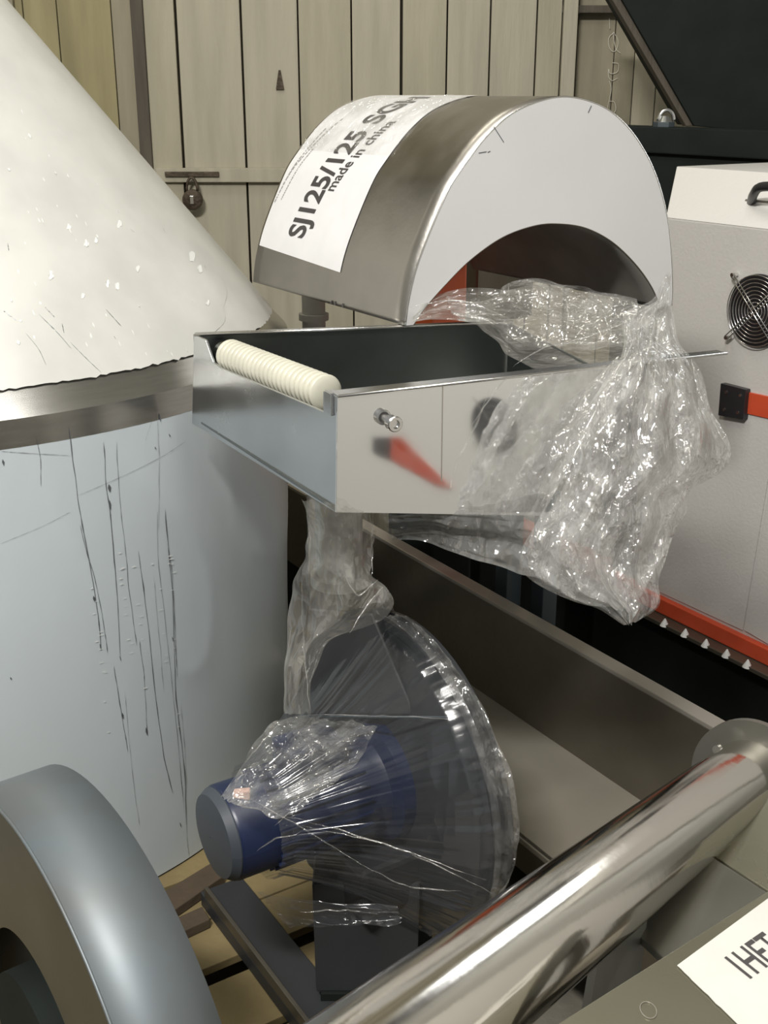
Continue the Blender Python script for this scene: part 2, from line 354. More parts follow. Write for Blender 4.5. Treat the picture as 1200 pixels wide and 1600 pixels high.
def ribbon(mb, pts, f, wd):
    P = [f(x, y) for x, y in pts]; P = [p for p in P if p]
    if len(P) < 2: return
    L = []; R = []
    for i, p in enumerate(P):
        d = P[min(i+1, len(P)-1)]-P[max(i-1, 0)]; s = d.cross(Vector((p.x-DC.x, p.y-DC.y, 0)))
        if s.length < 1e-9: return
        s.normalize(); ww = wd*(.35+.65*abs(noise.noise(Vector((p.z*60, wd*900, i*.7)))*2))
        if i in (0, len(P)-1): ww *= .2
        L.append(p+s*ww); R.append(p-s*ww)
    mb.grid([L, R])
def wob(p, n=26, a=1.2):
    S = spline(p, n); return [(q[0]+a*noise.noise(Vector((q[1]*.03, p[0][0], 0))), q[1]) for q in S]
sc = MB()
for p, wd in [
    ([(108, 668), (114, 720), (125, 800), (138, 870), (153, 960), (158, 1015)], .0014),
    ([(125, 820), (135, 862), (147, 900), (162, 975), (168, 1020)], .0010),
    ([(162, 690), (166, 760), (172, 800), (177, 860), (183, 930), (188, 1030)], .0014),
    ([(182, 690), (187, 780), (195, 850), (202, 925), (214, 1010)], .0008),
    ([(216, 860), (224, 920), (233, 990), (242, 1080), (256, 1180), (270, 1240)], .0014),
    ([(246, 800), (247, 870), (258, 970), (270, 1080), (280, 1180), (288, 1270)], .0008),
    ([(258, 795), (264, 870), (270, 930), (272, 1010), (276, 1100), (288, 1200), (291, 1290)], .0018),
    ([(262, 850), (270, 905), (274, 1000), (277, 1060)], .0012),
    ([(57, 683), (63, 720), (64, 760)], .0007), ([(178, 1040), (190, 1118), (200, 1175)], .0010),
    ([(218, 1000), (226, 1070), (230, 1150)], .0009), ([(245, 640), (248, 690), (249, 760), (248, 830)], .0006),
    ([(240, 900), (250, 1010), (256, 1080)], .0006), ([(0, 705), (40, 708), (110, 712)], .0006),
    ([(120, 775), (190, 745), (250, 715), (290, 690)], .0005), ([(0, 850), (60, 825), (110, 800)], .0004),
    ([(300, 660), (330, 675), (370, 700)], .0012), ([(195, 1080), (206, 1200), (218, 1290)], .0005),
    ([(283, 1100), (290, 1190), (292, 1300), (296, 1340)], .0007), ([(227, 690), (243, 640)], .0003)]:
    ribbon(sc, wob(p), on_drum, wd*.62)
for x, y, s in [(171, 762, 5), (172, 788, 6), (147, 935, 4), (157, 1010, 4), (188, 1028, 3), (192, 1118, 4), (229, 1142, 5), (250, 652, 5), (270, 998, 3), (282, 1288, 3), (5, 722, 4), (243, 700, 2), (265, 680, 2), (17, 1060, 2)]:
    ribbon(sc, [(x-1, y-s), (x, y), (x+1, y+s*1.4)], on_drum, .0036*s/5)
for p in [[(97, 505), (100, 520)], [(178, 525), (181, 530)], [(110, 535), (135, 560), (158, 582)], [(40, 520), (60, 545), (72, 570)], [(5, 485), (25, 500)], [(60, 490), (90, 520), (112, 545)], [(12, 380), (14, 392)], [(165, 483), (190, 510)], [(70, 480), (85, 495)]]:
    ribbon(sc, wob(p, 12, .5), on_cone, .0006)
for p in [[(345, 430), (355, 455), (350, 480)], [(335, 520), (352, 500), (347, 470)]]: ribbon(sc, wob(p, 12, .5), on_cone, .0006)
tag(sc.build('scratches', M['scratch'], silo), 'dark scratches and nicks', kind='stuff')
tn = MB()
for i in range(46):
    yy = random.uniform(850, 1150); xx = random.choice([140+(yy-850)*.10, 188+(yy-850)*.09, 205+(yy-850)*.1, 238+(yy-850)*.14, 266+(yy-850)*.05])+random.uniform(-5, 5)
    s = random.uniform(2, 5); ribbon(tn, [(xx-s, yy+s*.3), (xx, yy), (xx+s, yy-s*.2)], lambda x, y: on_drum(x, y, .002), .0011)
for i in range(60):
    xx, yy = random.uniform(5, 330), random.uniform(150, 560)
    if yy < xx*1.05+60: continue
    s = random.uniform(1.5, 4.5); ribbon(tn, [(xx-s*.4, yy-s), (xx, yy), (xx+s*.5, yy+s)], on_cone, .0035*random.uniform(.5, 1))
for (x, y, s) in [(80, 430, 9), (135, 380, 8), (108, 355, 7), (187, 350, 8), (150, 375, 6), (168, 443, 8), (215, 420, 7), (300, 400, 10), (312, 420, 8), (183, 447, 7), (130, 462, 5), (325, 473, 6)]:
    pts = []
    for k in range(12):
        a = 2*PI*k/12; rr = s*(.6+.5*noise.noise(Vector((x+math.cos(a), y+math.sin(a), 0)))); pts.append(on_cone(x+rr*math.cos(a)*.8, y+rr*math.sin(a)*1.3, .0016))
    if all(pts): tn.add(pts, [tuple(range(12))])
tag(tn.build('film_flecks', M['torn'], silo), 'pale torn flecks of protective film', kind='stuff')
# ================================================================= FEED TROUGH
ZT = 1.26
FL = PZ(527, 620, ZT); BL = PZ(303, 523, ZT); BR = PZ(800, 503, ZT); FR = PZ(962, 573, ZT); FE = PZ(1135, 553, ZT)
ex = (FR-FL).normalized(); ey = (BL-FL).normalized(); nf = Vector((ex.y, -ex.x, 0)); nl = Vector((-ey.y, ey.x, 0))
if nl.x > 0: nl = -nl
trough = empty('feed_trough', (FL+BL+BR+FR)/4-Vector((0, 0, .2)), 'polished steel rectangular feed trough with a hex bolt on its mirror front', 'trough')
def PF(x, y, off=0): return PP(x, y, FL+nf*off, nf)
def PL(x, y, off=0): return PP(x, y, FL+nl*off, nl)
fp = [PF(527, 620), PF(525, 801), PF(846, 806), PF(985, 570)]
MB().prism(fp, -nf*.004).build('front_panel', M['steel'], trough, bevel=.0006)
# left panel with the notch that the hose sits in
lp = [PL(303, 523), PL(300, 661), PL(525, 801), PL(527, 620), PL(505, 611), PL(505, 643), PL(345, 575), PL(333, 566), PL(321, 531)]
MB().prism(lp, -nl*.004).build('side_panel', M['steel_side'], trough, bevel=.0006)
bz = ZT-.15
rp = [BL+ey*0, BR, BR-Vector((0, 0, .17)), BL-Vector((0, 0, .155))]
MB().prism([p for p in rp], -nf*.004).build('rear_panel', M['steel_in'], trough)
bt = [PF(525, 800)-nf*.005, PF(824, 805)-nf*.005, BR-Vector((0, 0, .20))+ey*-.01, BL-Vector((0, 0, .157))+ey*-.01]
MB().prism(bt, (0, 0, .004)).build('bottom_panel', M['steel_in'], trough)
MB().prism([FR-nf*.005-ex*.03, BR-ey*.01-ex*.01, BR-ey*.01-Vector((0, 0, .17))-ex*.01, FR-nf*.005-Vector((0, 0, .17))-ex*.03], -ex*.004).build('end_panel', M['steel_in'], trough)
MB().tube([Vector((-.072, 1.72, 1.068)), Vector((-.072, 1.72, 1.10))], .045, 32).build('outlet_collar', M['steel_in'], trough, smooth=True)
# folded rims
MB().box((FL+FE)/2-nf*.013+Z*.0005, ex, nf, Z, (FE-FL).length/2, .0135, .0016).build('front_rim', M['steel_side'], trough, bevel=.0005)
MB().tube([FL+nf*.0012+Z*.001, FE+nf*.0012+Z*.001], .0022, 8).build('front_lip', M['steel_rim'], trough, smooth='all')
rd = (BR-BL).normalized(); rn = Vector((rd.y, -rd.x, 0))
MB().box((BL+BR)/2+Z*.001+rd*.002, rd, rn, Z, (BR-BL).length/2, .007, .0015).build('rear_rim', M['steel_side'], trough, bevel=.0005)
MB().tube([BL+rn*.008+Z*.001, BR+rn*.008+Z*.001], .0025, 8).build('rear_lip', M['steel_rim'], trough, smooth='all')
MB().box(FL-ey*-.012-nf*.012+nl*-.004-Z*.014, ex, nf, Z, .0075, .012, .016).build('corner_tab', M['steel_side'], trough, bevel=.001)
sm = MB(); a, b = PF(692, 604, .0006), PF(690, 752, .0006); sm.box((a+b)/2, ex, nf, (b-a).normalized(), .0005, .0004, (b-a).length/2)  # thin line drawn on the front for the cabinet's reflected door gap
sm.build('reflected_gap', M['bed_edge'], trough)
bo = empty('hex_bolt', PF(604, 655), 'small steel socket-head bolt sticking out of the trough front', 'bolt') if False else None
bc = PF(606, 656)
bb = MB().tube([bc, bc+nf*.017], .0062, 16).build('bolt_shaft', M['steel_rim'], trough, smooth=True)
hd = MB(); d = nf
n = 24; rr = [(.0085, .013), (.0115, .0145), (.0115, .0255), (.010, .027), (.0065, .027), (.0055, .022), (.0001, .022)]
rows = []
up = Z; q = d.cross(up)
for r, h in rr: rows.append([bc+d*h+(up*math.cos(2*PI*k/n)+q*math.sin(2*PI*k/n))*r for k in range(n+1)])
hd.grid(rows).build('bolt_head', M['steel_rim'], bb, smooth=True)
# spring hose
hose = empty('ribbed_hose', PZ(430, 590, 1.21), 'cream ribbed plastic hose lying in the notch along the left end of the trough', 'hose')
ha, hb = PZ(362, 556, 1.234), PZ(509, 614, 1.234)
hd_ = (hb-ha); hl = hd_.length; hd_.normalize(); ha -= hd_*.008; hb += hd_*.004
pts = []; rad = []
NR = 23
for k in range(NR*10+1):
    t = k/(NR*10); pts.append(ha.lerp(hb, t)); rad.append((.0278)-.0085*abs(math.cos(PI*t*NR))**8)
MB().tube(pts, rad, 28).build('hose_wall', M['spring'], hose, smooth='all')
MB().tube([ha-hd_*.025, ha+hd_*.003], .019, 24).build('end_plug', M['steel_in'], hose, smooth=True)
# ================================================================= HOOD
HO = PZ(637, 508, ZT+.004)
HE = Vector((.929, .369, 0)).normalized()
HN = Vector((.369, -.929, 0)).normalized()
HBK = PZ(400, 440, ZT+.004); HA = (HBK-HO); HL = HA.length; HA.normalize()
outer = [(-.006, 0), (.003, .055), (.023, .121), (.069, .222), (.100, .268), (.150, .324), (.205, .362), (.287, .383), (.365, .370), (.423, .336), (.469, .288), (.502, .236), (.530, .168), (.547, .095), (.556, .03), (.557, 0)]
inner = [(.010, 0), (.031, .028), (.069, .066), (.119, .109), (.182, .146), (.247, .164), (.300, .165), (.355, .155), (.412, .128), (.465, .086), (.505, .042), (.531, 0)]
def HP(k, z, wv): return HO+HE*k+Z*z+HA*wv
OS = spline(outer, 96); IS = spline(inner, 96)
hood = empty('sheet_metal_hood', (HP(.27, 0, HL/2)), 'arched sheet metal hood with white filmed front and printed paper on its back', 'hood')
NWv = 16
MB().grid([[HP(k, z, HL*j/NWv) for k, z in OS] for j in range(NWv+1)]).build('outer_shell', M['hood_metal'], hood, smooth='all', solid=.002)
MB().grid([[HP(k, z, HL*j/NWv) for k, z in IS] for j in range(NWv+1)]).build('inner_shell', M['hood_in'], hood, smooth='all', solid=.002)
MB().grid([[HP(k, z, -.0018) for k, z in OS], [HP((a[0]+b[0])/2, (a[1]+b[1])/2, -.0018) for a, b in zip(OS, IS)], [HP(k, z, -.0018) for k, z in IS]]).build('front_plate', M['hood_face'], hood, solid=.002)
MB().grid([[HP(k, z, HL) for k, z in OS], [HP(k, z, HL) for k, z in IS]]).build('back_plate', M['hood_metal'], hood, solid=.002)
MB().tube([HP(k, z, -.002) for k, z in OS], .0016, 6).build('outer_seam', M['steel_rim'], hood, smooth='all')
MB().tube([HP(k, z, -.002) for k, z in IS], .0012, 6).build('inner_edge', M['bed'], hood, smooth='all')
# arc-length frame of outer shell
AL = [0]
for a, b in zip(OS[:-1], OS[1:]): AL.append(AL[-1]+float(np.linalg.norm(b-a)))
def HS(s, wv, off=.0025):
    s = max(0, min(AL[-1]-1e-6, s)); i = max(j for j in range(len(AL)-1) if AL[j] <= s); u = (s-AL[i])/(AL[i+1]-AL[i])
    p = OS[i]*(1-u)+OS[i+1]*u; d = OS[min(i+1, 96)]-OS[max(i-1, 0)]; nn = np.array([-d[1], d[0]]); nn = nn/np.linalg.norm(nn)
    if nn[0] > 0 and s < .3: nn = -nn
    p = p+nn*off; return HP(p[0], p[1], wv)
def proj(P):
    P = P-O; d = P.y*CP-P.z*SP; return 600+F*P.x/d, 800-F*(P.y*SP+P.z*CP)/d
tab = [(s*.008, wv*.01*HL) for s in range(0, 62) for wv in range(0, 101)]
tabp = [proj(HS(s, wv)) for s, wv in tab]
def HI(x, y):
    j = min(range(len(tab)), key=lambda i: (tabp[i][0]-x)**2+(tabp[i][1]-y)**2); return tab[j]
s0, w0 = HI(531, 426); s0b, w1 = HI(402, 383)
w1 = min(w1, HL*.985)
SMX = .52
MB().grid([[HS(s0+(s0b-s0)*j/10+(SMX-s0)*k/70, w0+(w1-w0)*j/10) for k in range(71)] for j in range(11)]).build('printed_paper', M['paper'], hood, smooth='all')
pp = [o for o in hood.children if o.name.startswith('printed_paper')][0]
tag(pp, 'white paper sheet taped on')
def line_text(string, p0, p1, h, m, bold):
    a = p0; b = p1
    def fn(u, v):
        return HS(a[0]+(b[0]-a[0])*u, a[1]+(b[1]-a[1])*u+h*v, .0034)
    return text(string, fn, m, pp, bold=bold)
line_text('SJ125/125 SGH', (.112, .4166), (.490, .352), .066, M['ink'], .025)
line_text('made in china', (.216, .366), (.384, .312), .034, M['ink'], .012)
# rows of small grey print, too fine to read
for (p0, p1, n) in [((430, 316), (512, 200), 26), ((441, 314), (490, 232), 18), ((444, 290), (540, 185), 24)]:
    a = HI(*p0); b = HI(*p1); mb = MB(); u = 0
    rnd = random.Random(n)
    while u < .97:
        l = rnd.uniform(.012, .05); q = []
        for uu, v in ((u, 0), (min(1, u+l), 0), (min(1, u+l), 1), (u, 1)): q.append(HS(a[0]+(b[0]-a[0])*uu, a[1]+(b[1]-a[1])*uu+.0035*v, .0034))
        mb.add(q, [(0, 1, 2, 3)]); u += l+rnd.uniform(.008, .02)
    tag(mb.build('fine_print', M['ink_soft'], pp), 'rows of tiny grey print')
st = MB()
for x, y, s in [(517, 476, 3), (523, 474, 3), (534, 479, 2), (519, 471, 2.5), (528, 480, 2)]:
    q = [HI(x+s*c, y+s*1.2*d) for c, d in ((-.5, -1), (.5, -1), (.5, 1), (-.5, 1))]
    st.add([HS(a_, b_, .002) for a_, b_ in q], [(0, 1, 2, 3)])
tag(st.build('grease_mark', M['ink'], hood), 'small black smudge')
fs = MB()
for x0, y0, x1, y1 in [(771, 197, 787, 222), (748, 239, 760, 237), (919, 176, 924, 165), (762, 238, 766, 236)]:
    a = PP(x0, y0, HP(0, 0, -.0035), HN); b = PP(x1, y1, HP(0, 0, -.0035), HN); fs.tube([a, b], .0007, 5)
tag(fs.build('scratches', M['scratch'], hood), 'fine dark scratches', kind='stuff')
# ================================================================= ORANGE COLUMN under the hood
oc = empty('orange_column', Vector((.17, 2.62, .40)), 'orange painted machine column under the arched hood', 'machine column')
occ = Vector((.125, 2.60, 0))+B1*.10+A1*.17
MB().box(occ+Z*1.0, B1, A1, Z, .05, .07, .29).build('column_body', M['orange'], oc, bevel=.006)
MB().box(occ+Z*.55, B1, A1, Z, .065, .10, .15).build('column_foot', M['black'], oc, bevel=.01)
MB().box(occ+Z*1.325+B1*.03, B1, A1, Z, .012, .04, .025).build('saddle', M['bed'], oc, bevel=.003)
# dark gearbox behind the trough
gb = empty('dark_gearbox', (.33, 2.85, .4), 'dark grey gearbox housing seen through the hood arch', 'gearbox')
q = [PT(718, 380, 2.9), PT(805, 430, 2.9), PT(808, 478, 2.9), PT(722, 470, 2.9)]
MB().box(PT(765, 440, 2.95), B1, A1, Z, .09, .07, .09).build('gearbox_case', M['bed'], gb, bevel=.01)
c_ = PT(765, 440, 2.95); MB().box((c_.x, c_.y, (c_.z-.09)/2), B1, A1, Z, .035, .04, (c_.z-.09)/2).build('gearbox_post', M['black'], gb, bevel=.005)
# ================================================================= MACHINE BED
n1 = B1                     # across
BO = Vector((.286, 2.27, .35)); ZTOP = .585
bed = empty('machine_bed', BO-Vector((0, 0, .35)), 'long brown-grey steel machine bed running back beside the blower', 'machine bed')
def along(a, off, z): p = BO+A1*a+B1*off; return Vector((p.x, p.y, z))
a0, a1_ = -1.25, 1.30
MB().box(along((a0+a1_)/2, .006, (.35+ZTOP)/2), A1, B1, Z, (a1_-a0)/2, .006, (ZTOP-.35)/2).build('web_plate', M['bed'], bed, bevel=.002)
MB().box(along((a0+a1_)/2, .018, ZTOP), A1, B1, Z, (a1_-a0)/2, .018, .006).build('top_flange', M['bed_edge'], bed, bevel=.002)
MB().box(along((a0+.5)/2-.0, -.135, .344), A1, B1, Z, (.5-a0)/2, .140, .006).build('lower_shelf', M['bed_light'], bed, bevel=.002)
MB().box(along((a0+.5)/2, -.268, .315), A1, B1, Z, (.5-a0)/2, .006, .035).build('shelf_lip', M['bed'], bed, bevel=.002)
MB().box(along((a0+a1_)/2, .16, .24), A1, B1, Z, (a1_-a0)/2, .12, .16).build('shade_block', M['black'], bed, bevel=.004)  # black box stands in for the shaded void behind the web
for a in (-1.1, -.35, .45): MB().box(along(a, .12, .05), A1, B1, Z, .05, .10, .05).build('foot', M['black'], bed, bevel=.004)
bh = PP(797, 1119, BO-B1*.001, B1); MB().tube([bh-B1*.003, bh+B1*.002], .006, 12).build('bolt_hole', M['black'], bed)
for i, (xa, xb, yb) in enumerate([(778, 806, 965), (832, 862, 985)]):
    p = PT((xa+xb)/2, yb, 2.75); MB().box((p.x, p.y, .42+.19), B1, A1, Z, .022, .022, .19).build('upright', M['dark_blue'], bed, bevel=.003)
# ================================================================= WHITE CABINET (right)
CO = PT(1040, 340, 3.0); CZ1 = CO.z
cab = empty('white_cabinet', (CO.x, CO.y, 0), 'white machine cabinet with a round fan guard and red base, at the right', 'cabinet')
def CB(a, off, z): p = CO-A1*a+B1*off; return Vector((p.x, p.y, z))
def PC(x, y, off=0): return PP(x, y, CO+B1*off, B1)
LC = 1.25; zb = .30
MB().hexa([CB(0, 0, zb), CB(LC, 0, zb), CB(LC, .5, zb), CB(0, .5, zb)], [CB(0, 0, CZ1), CB(LC, 0, CZ1), CB(LC, .5, CZ1), CB(0, .5, CZ1)]).build('cabinet_body', M['cab'], cab, bevel=.004)
tb = PP(1057, 260, CO+B1*.10, B1); zt2 = tb.z; al = (CO-tb).dot(A1)
MB().hexa([CB(0, 0, CZ1), CB(LC, 0, CZ1), CB(LC, .5, CZ1), CB(0, .5, CZ1)], [CB(al, .10, zt2), CB(LC, .10, zt2), CB(LC, .5, zt2), CB(al, .5, zt2)]).build('cabinet_top', M['cab_lit'], cab, bevel=.003)
MB().box(CB(LC/2-.14, .25, .14), A1, B1, Z, LC/2+.16, .25, .14).build('void_block', M['black'], cab, bevel=.004)  # black box fills the shaded void under the cabinet
MB().box(CB(LC/2-.16, .0, .292), A1, B1, Z, LC/2+.17, .02, .022).build('red_base', M['red'], cab, bevel=.003)
MB().box(CB(-.62, .05, .13), A1, B1, Z, .46, .05, .13).build('side_void_block', M['black'], cab, bevel=.004)  # same dark void carried on to the left as a black box
MB().box(CB(-.62, .03, .292), A1, B1, Z, .46, .03, .031).build('side_base', M['orange'], cab, bevel=.003)
MB().box(CB(LC/2-.16, -.03, .262), A1, B1, Z, LC/2+.17, .03, .006).build('base_ledge', M['bed'], cab, bevel=.002)
for i in range(5):
    p = PC(1040+i*32, 958+i*20, -.055); MB().tube([Vector((p.x, p.y, .262)), Vector((p.x, p.y, .283))], [.013, .002], 10).build('clip', M['torn'], cab)
# doors and stripes placed on the front plane
def cpoly(name, px, off, th, m, par=cab): return MB().prism([PC(x, y, -off) for x, y in px], B1*th).build(name, m, par, bevel=.001)
cpoly('door_panel', [(1010, 705), (1128, 640), (1215, 655), (1160, 985), (1030, 925)], .004, .004, M['cab'])
cpoly('side_door', [(1163, 985), (1222, 655), (1420, 700), (1420, 1120), (1240, 1030)], .006, .006, M['cab'])
cpoly('red_stripe', [(1127, 604), (1420, 668), (1420, 705), (1130, 638)], .008, .008, M['red'])
hg = cpoly('hinge', [(1126, 599), (1165, 609), (1161, 656), (1122, 649)], .022, .018, M['black_pl'])
for x, y in ((1134, 613), (1156, 618), (1131, 640), (1152, 645)):
    p = PC(x, y, -.024); MB().tube([p, p+B1*.004], .004, 10).build('hinge_screw', M['steel_rim'], hg)
# fan guard
fc = PC(1181, 486, -.012); RF = .088
fg = MB().tube([fc+B1*.011, fc+B1*.004], RF, 48).build('fan_opening', M['black_pl'], cab)
for i in range(9):
    r = .012+i*(RF-.014)/8
    MB().tube([fc-B1*.004+(A1*math.cos(a)+Z*math.sin(a))*r for a in [2*PI*k/40 for k in range(41)]], .0013, 6, cap=False).build('guard_ring', M['guard_wire'], fg, smooth='all')
for a in (PI/4, 3*PI/4):
    d = A1*math.cos(a)+Z*math.sin(a); s = A1*math.sin(a)-Z*math.cos(a)
    for o_ in (-.005, .005): MB().tube([fc-B1*.007-d*(RF+.022)+s*o_, fc-B1*.007+d*(RF+.022)+s*o_], .0017, 6).build('guard_bar', M['guard_wire'], fg, smooth='all')
    for sg in (-1, 1):
        p = fc+d*sg*(RF+.022); MB().tube([p-B1*.009, p+B1*.012], .005, 10).build('guard_screw', M['steel_rim'], fg)
# handle
h0 = PP(1172, 312, CB(0, .055, 0), B1); h1 = PP(1260, 322, CB(0, .055, 0), B1)
hp_ = MB().prism([PP(x, y, CB(0, .045, 0), B1) for x, y in ((1160, 321), (1290, 335), (1290, 322), (1165, 311))], B1*.006).build('handle_plate', M['bed_edge'], cab)
hz = [PP(x, y, CB(0, o_, 0), B1) for x, y, o_ in ((1174, 316, .05), (1178, 303, .01), (1190, 292, -.01), (1230, 293, -.01), (1250, 300, .0), (1256, 318, .05))]
MB().tube([Vector(p) for p in spline([tuple(q) for q in hz], 24)], .011, 12).build('carry_handle', M['black_pl'], cab, smooth='all')
# ================================================================= BLACK HOPPER + BEAM (top right)
YB = 3.62
def PY(x, y, Y): return PP(x, y, (0, Y, 0), (0, 1, 0))
hop = empty('black_hopper', PY(1100, 150, YB), 'large black sloping hopper at the top right corner', 'hopper')
MB().prism([PY(955, -30, YB), PY(1085, 197, YB), PY(1420, 230, YB), PY(1420, -30, YB)], (0, .22, 0)).build('hopper_side', M['black'], hop, bevel=.003)
MB().prism([PY(944, -22, YB+.02), PY(957, -30, YB+.02), PY(1084, 197, YB+.02), PY(1072, 197, YB+.02)], (0, .05, 0)).build('hopper_edge', M['wood_dark'], hop, bevel=.002)
bm_ = empty('black_beam', PY(1100, 420, YB), 'black steel beam frame under the black hopper', 'beam')
MB().prism([PY(960, 196, YB-.2), PY(960, 236, YB-.2), PY(1420, 262, YB-.2), PY(1420, 212, YB-.2)], (0, .185, 0)).build('beam', M['black'], bm_, bevel=.004)
MB().prism([PY(960, 234, YB-.18), PY(960, 440, YB-.18), PY(1420, 440, YB-.18), PY(1420, 256, YB-.18)], (0, .15, 0)).build('web', M['black'], bm_, bevel=.004)
pz = PY(960, 440, YB-.1).z
for x in (990, 1380):
    p = PY(x, 440, YB-.1); MB().box((p.x, p.y, pz/2), Vector((1, 0, 0)), Vector((0, 1, 0)), Z, .05, .05, pz/2).build('post', M['black'], bm_, bevel=.004)
eye = empty('lifting_eye', PY(1040, 198, YB), 'small steel lifting eye standing on the black beam', 'eye bolt')
ec = PY(1041, 186, YB-.17)
zbm = PY(1041, 199, YB-.2).z
MB().tube([Vector((ec.x-.006, ec.y, zbm)), Vector((ec.x-.006, ec.y, zbm+.014))], .030, 6).build('eye_nut', M['dark_blue'], eye, bevel=.001)
MB().tube([Vector((ec.x-.004, ec.y, zbm+.012)), Vector((ec.x-.004, ec.y, zbm+.030))], [.022, .012], 16).build('eye_collar', M['galv'], eye, smooth=True)
MB().tube([Vector((ec.x, ec.y, zbm+.016))+Vector((math.cos(a)*.022, 0, math.sin(a)*.030)) for a in [PI*k/14 for k in range(15)]], .0055, 8).build('eye_loop', M['guard_wire'], eye, smooth='all')
# ================================================================= BLOWER
BC = Vector((.020, 1.727, .546)); MD = Vector((-.84, -.54, 0)).normalized(); BE = Vector((.54, -.84, 0)).normalized(); BRD = .276
bl = empty('blower_fan', (BC.x, BC.y, .15), 'dark grey centrifugal blower with blue motor, shrink wrapped, beneath the trough', 'blower')
def disc(r0, a): return BE*math.cos(a)*r0+Z*math.sin(a)*r0
def ring_rows(prof, n=72): return [[BC+MD*o_+disc(r, 2*PI*k/n) for k in range(n+1)] for r, o_ in prof]
MB().grid(ring_rows([(.001, .03), (.10, .028), (.20, .012), (BRD-.006, .0), (BRD-.006, -.035), (.001, -.035)])).build('fan_casing', M['blower'], bl, smooth=True)
MB().grid(ring_rows([(BRD-.012, .004), (BRD+.004, .004), (BRD+.004, -.008), (BRD-.012, -.008)])).build('casing_rim', M['blower'], bl, smooth=True)
MB().grid(ring_rows([(BRD-.012, -.028), (BRD+.003, -.028), (BRD+.003, -.037), (BRD-.012, -.037)])).build('casing_rim', M['blower'], bl, smooth=True)
# outlet of the scroll rising to the duct
oc0 = BC-BE*.11-MD*.055
ofr = [PT(482, 950, 1.93), PT(582, 958, 1.90), PT(650, 1118, 1.88), PT(470, 1118, 1.96)]
MB().prism(ofr, Vector((.02, .11, 0))).build('outlet', M['blower'], bl, bevel=.004)
MB().tube([PT(466, 1119, 1.93), PT(716, 1121, 1.80)], .0022, 8).build('outlet_seam', M['dark_blue'], bl, smooth='all')
mo = MB(); mrow = lambda pr, n=48: [[BC+MD*o_+disc(r, 2*PI*k/n) for k in range(n+1)] for r, o_ in pr]
MR = .078
mt = MB().grid(mrow([(.105, .02), (.105, .05), (MR+.006, .06), (MR, .075), (MR, .325), (MR-.003, .330)])).build('motor_body', M['motor'], bl, smooth=True)
MB().grid(mrow([(MR-.004, .327), (MR-.002, .332), (MR-.010, .345), (.045, .350), (.001, .350)])).build('motor_cap', M['motor_cap'], bl, smooth=True)
for k in range(22):
    a = 2*PI*k/22; p = BC+MD*.18+disc(MR+.002, a); MB().box(p, MD, disc(1, a+PI/2), disc(1, a), .085, .0015, .004).build('cooling_fin', M['motor'], mt)
MB().box(BC+MD*.17+Z*(MR+.022), MD, BE, Z, .05, .035, .022).build('terminal_box', M['motor'], mt, bevel=.004)
tg = MB().box(PT(378, 1241, 1.80), Vector((1, 0, .1)).normalized(), Vector((0, 1, 0)), Z, .013, .006, .008).build('lifting_tab', M['tag'], bl, bevel=.002)
tag(tg, 'pinkish lifting tab on the motor')
# feet: a folded bracket
sx = .083
bc1 = BC+MD*.06-Z*.0
MB().hexa([Vector((bc1.x+a*.088, bc1.y+b*.07-.02, .178)) for a, b in ((-1, -1), (1, -1), (1, 1), (-1, 1))],
          [Vector((bc1.x+a*.092+.0, bc1.y+b*.07, .39)) for a, b in ((-1, -1), (1, -1), (1, 1), (-1, 1))]).build('stand', M['blower'], bl, bevel=.004)
MB().box(bc1+Vector((0, -.0, -.15)), BE, MD, Z, .10, .07, .05).build('saddle', M['blower'], bl, bevel=.01)
MB().box(Vector((bc1.x+.02, bc1.y-.01, .171)), Vector((1, 0, 0)), Vector((0, 1, 0)), Z, .10, .085, .008).build('base_plate', M['black'], bl, bevel=.001)
# duct from trough to blower
du = empty('round_duct', Vector((-.06, 1.72, .86)), 'vertical galvanised duct between the trough bottom and the blower', 'duct')
dx = Vector((-.072, 1.72, 0))
MB().tube([dx+Z*.905, dx+Z*1.066], .038, 32).build('duct_pipe', M['galv'], du, smooth=True)
MB().tube([dx+Z*.905, dx+Z*.922], .047, 32).build('duct_collar', M['galv'], du, smooth=True)
# rear vertical pipe behind the hood's back foot
rp_ = empty('grey_standpipe', PT(490, 560, 2.75), 'grey standpipe behind the trough under the hood', 'pipe')
p = PT(490, 480, 2.75)
MB().tube([Vector((p.x, p.y, 0)), Vector((p.x, p.y, p.z+.045))], .028, 20).build('pipe', M['plaster'], rp_, smooth=True)
MB().tube([Vector((p.x, p.y, p.z-.03)), Vector((p.x, p.y, p.z-.015))], .036, 20).build('pipe_collar', M['plaster'], rp_, smooth=True)
# black plinth far back, put in for the shadow at the wall base
bx = empty('black_infill', PT(465, 830, 3.9), 'low black crate standing in for the shadowed wall base between silo and bed', 'infill')
p = PT(455, 842, 3.9)
MB().box((p.x+.02, 4.0, .18), Vector((1, 0, 0)), Vector((0, 1, 0)), Z, .20, .14, .18).build('infill_body', M['black'], bx, bevel=.01)
MB().box((p.x+.02, 4.0, .37), Vector((1, 0, 0)), Vector((0, 1, 0)), Z, .21, .15, .01).build('infill_lid', M['dark_blue'], bx, bevel=.004)
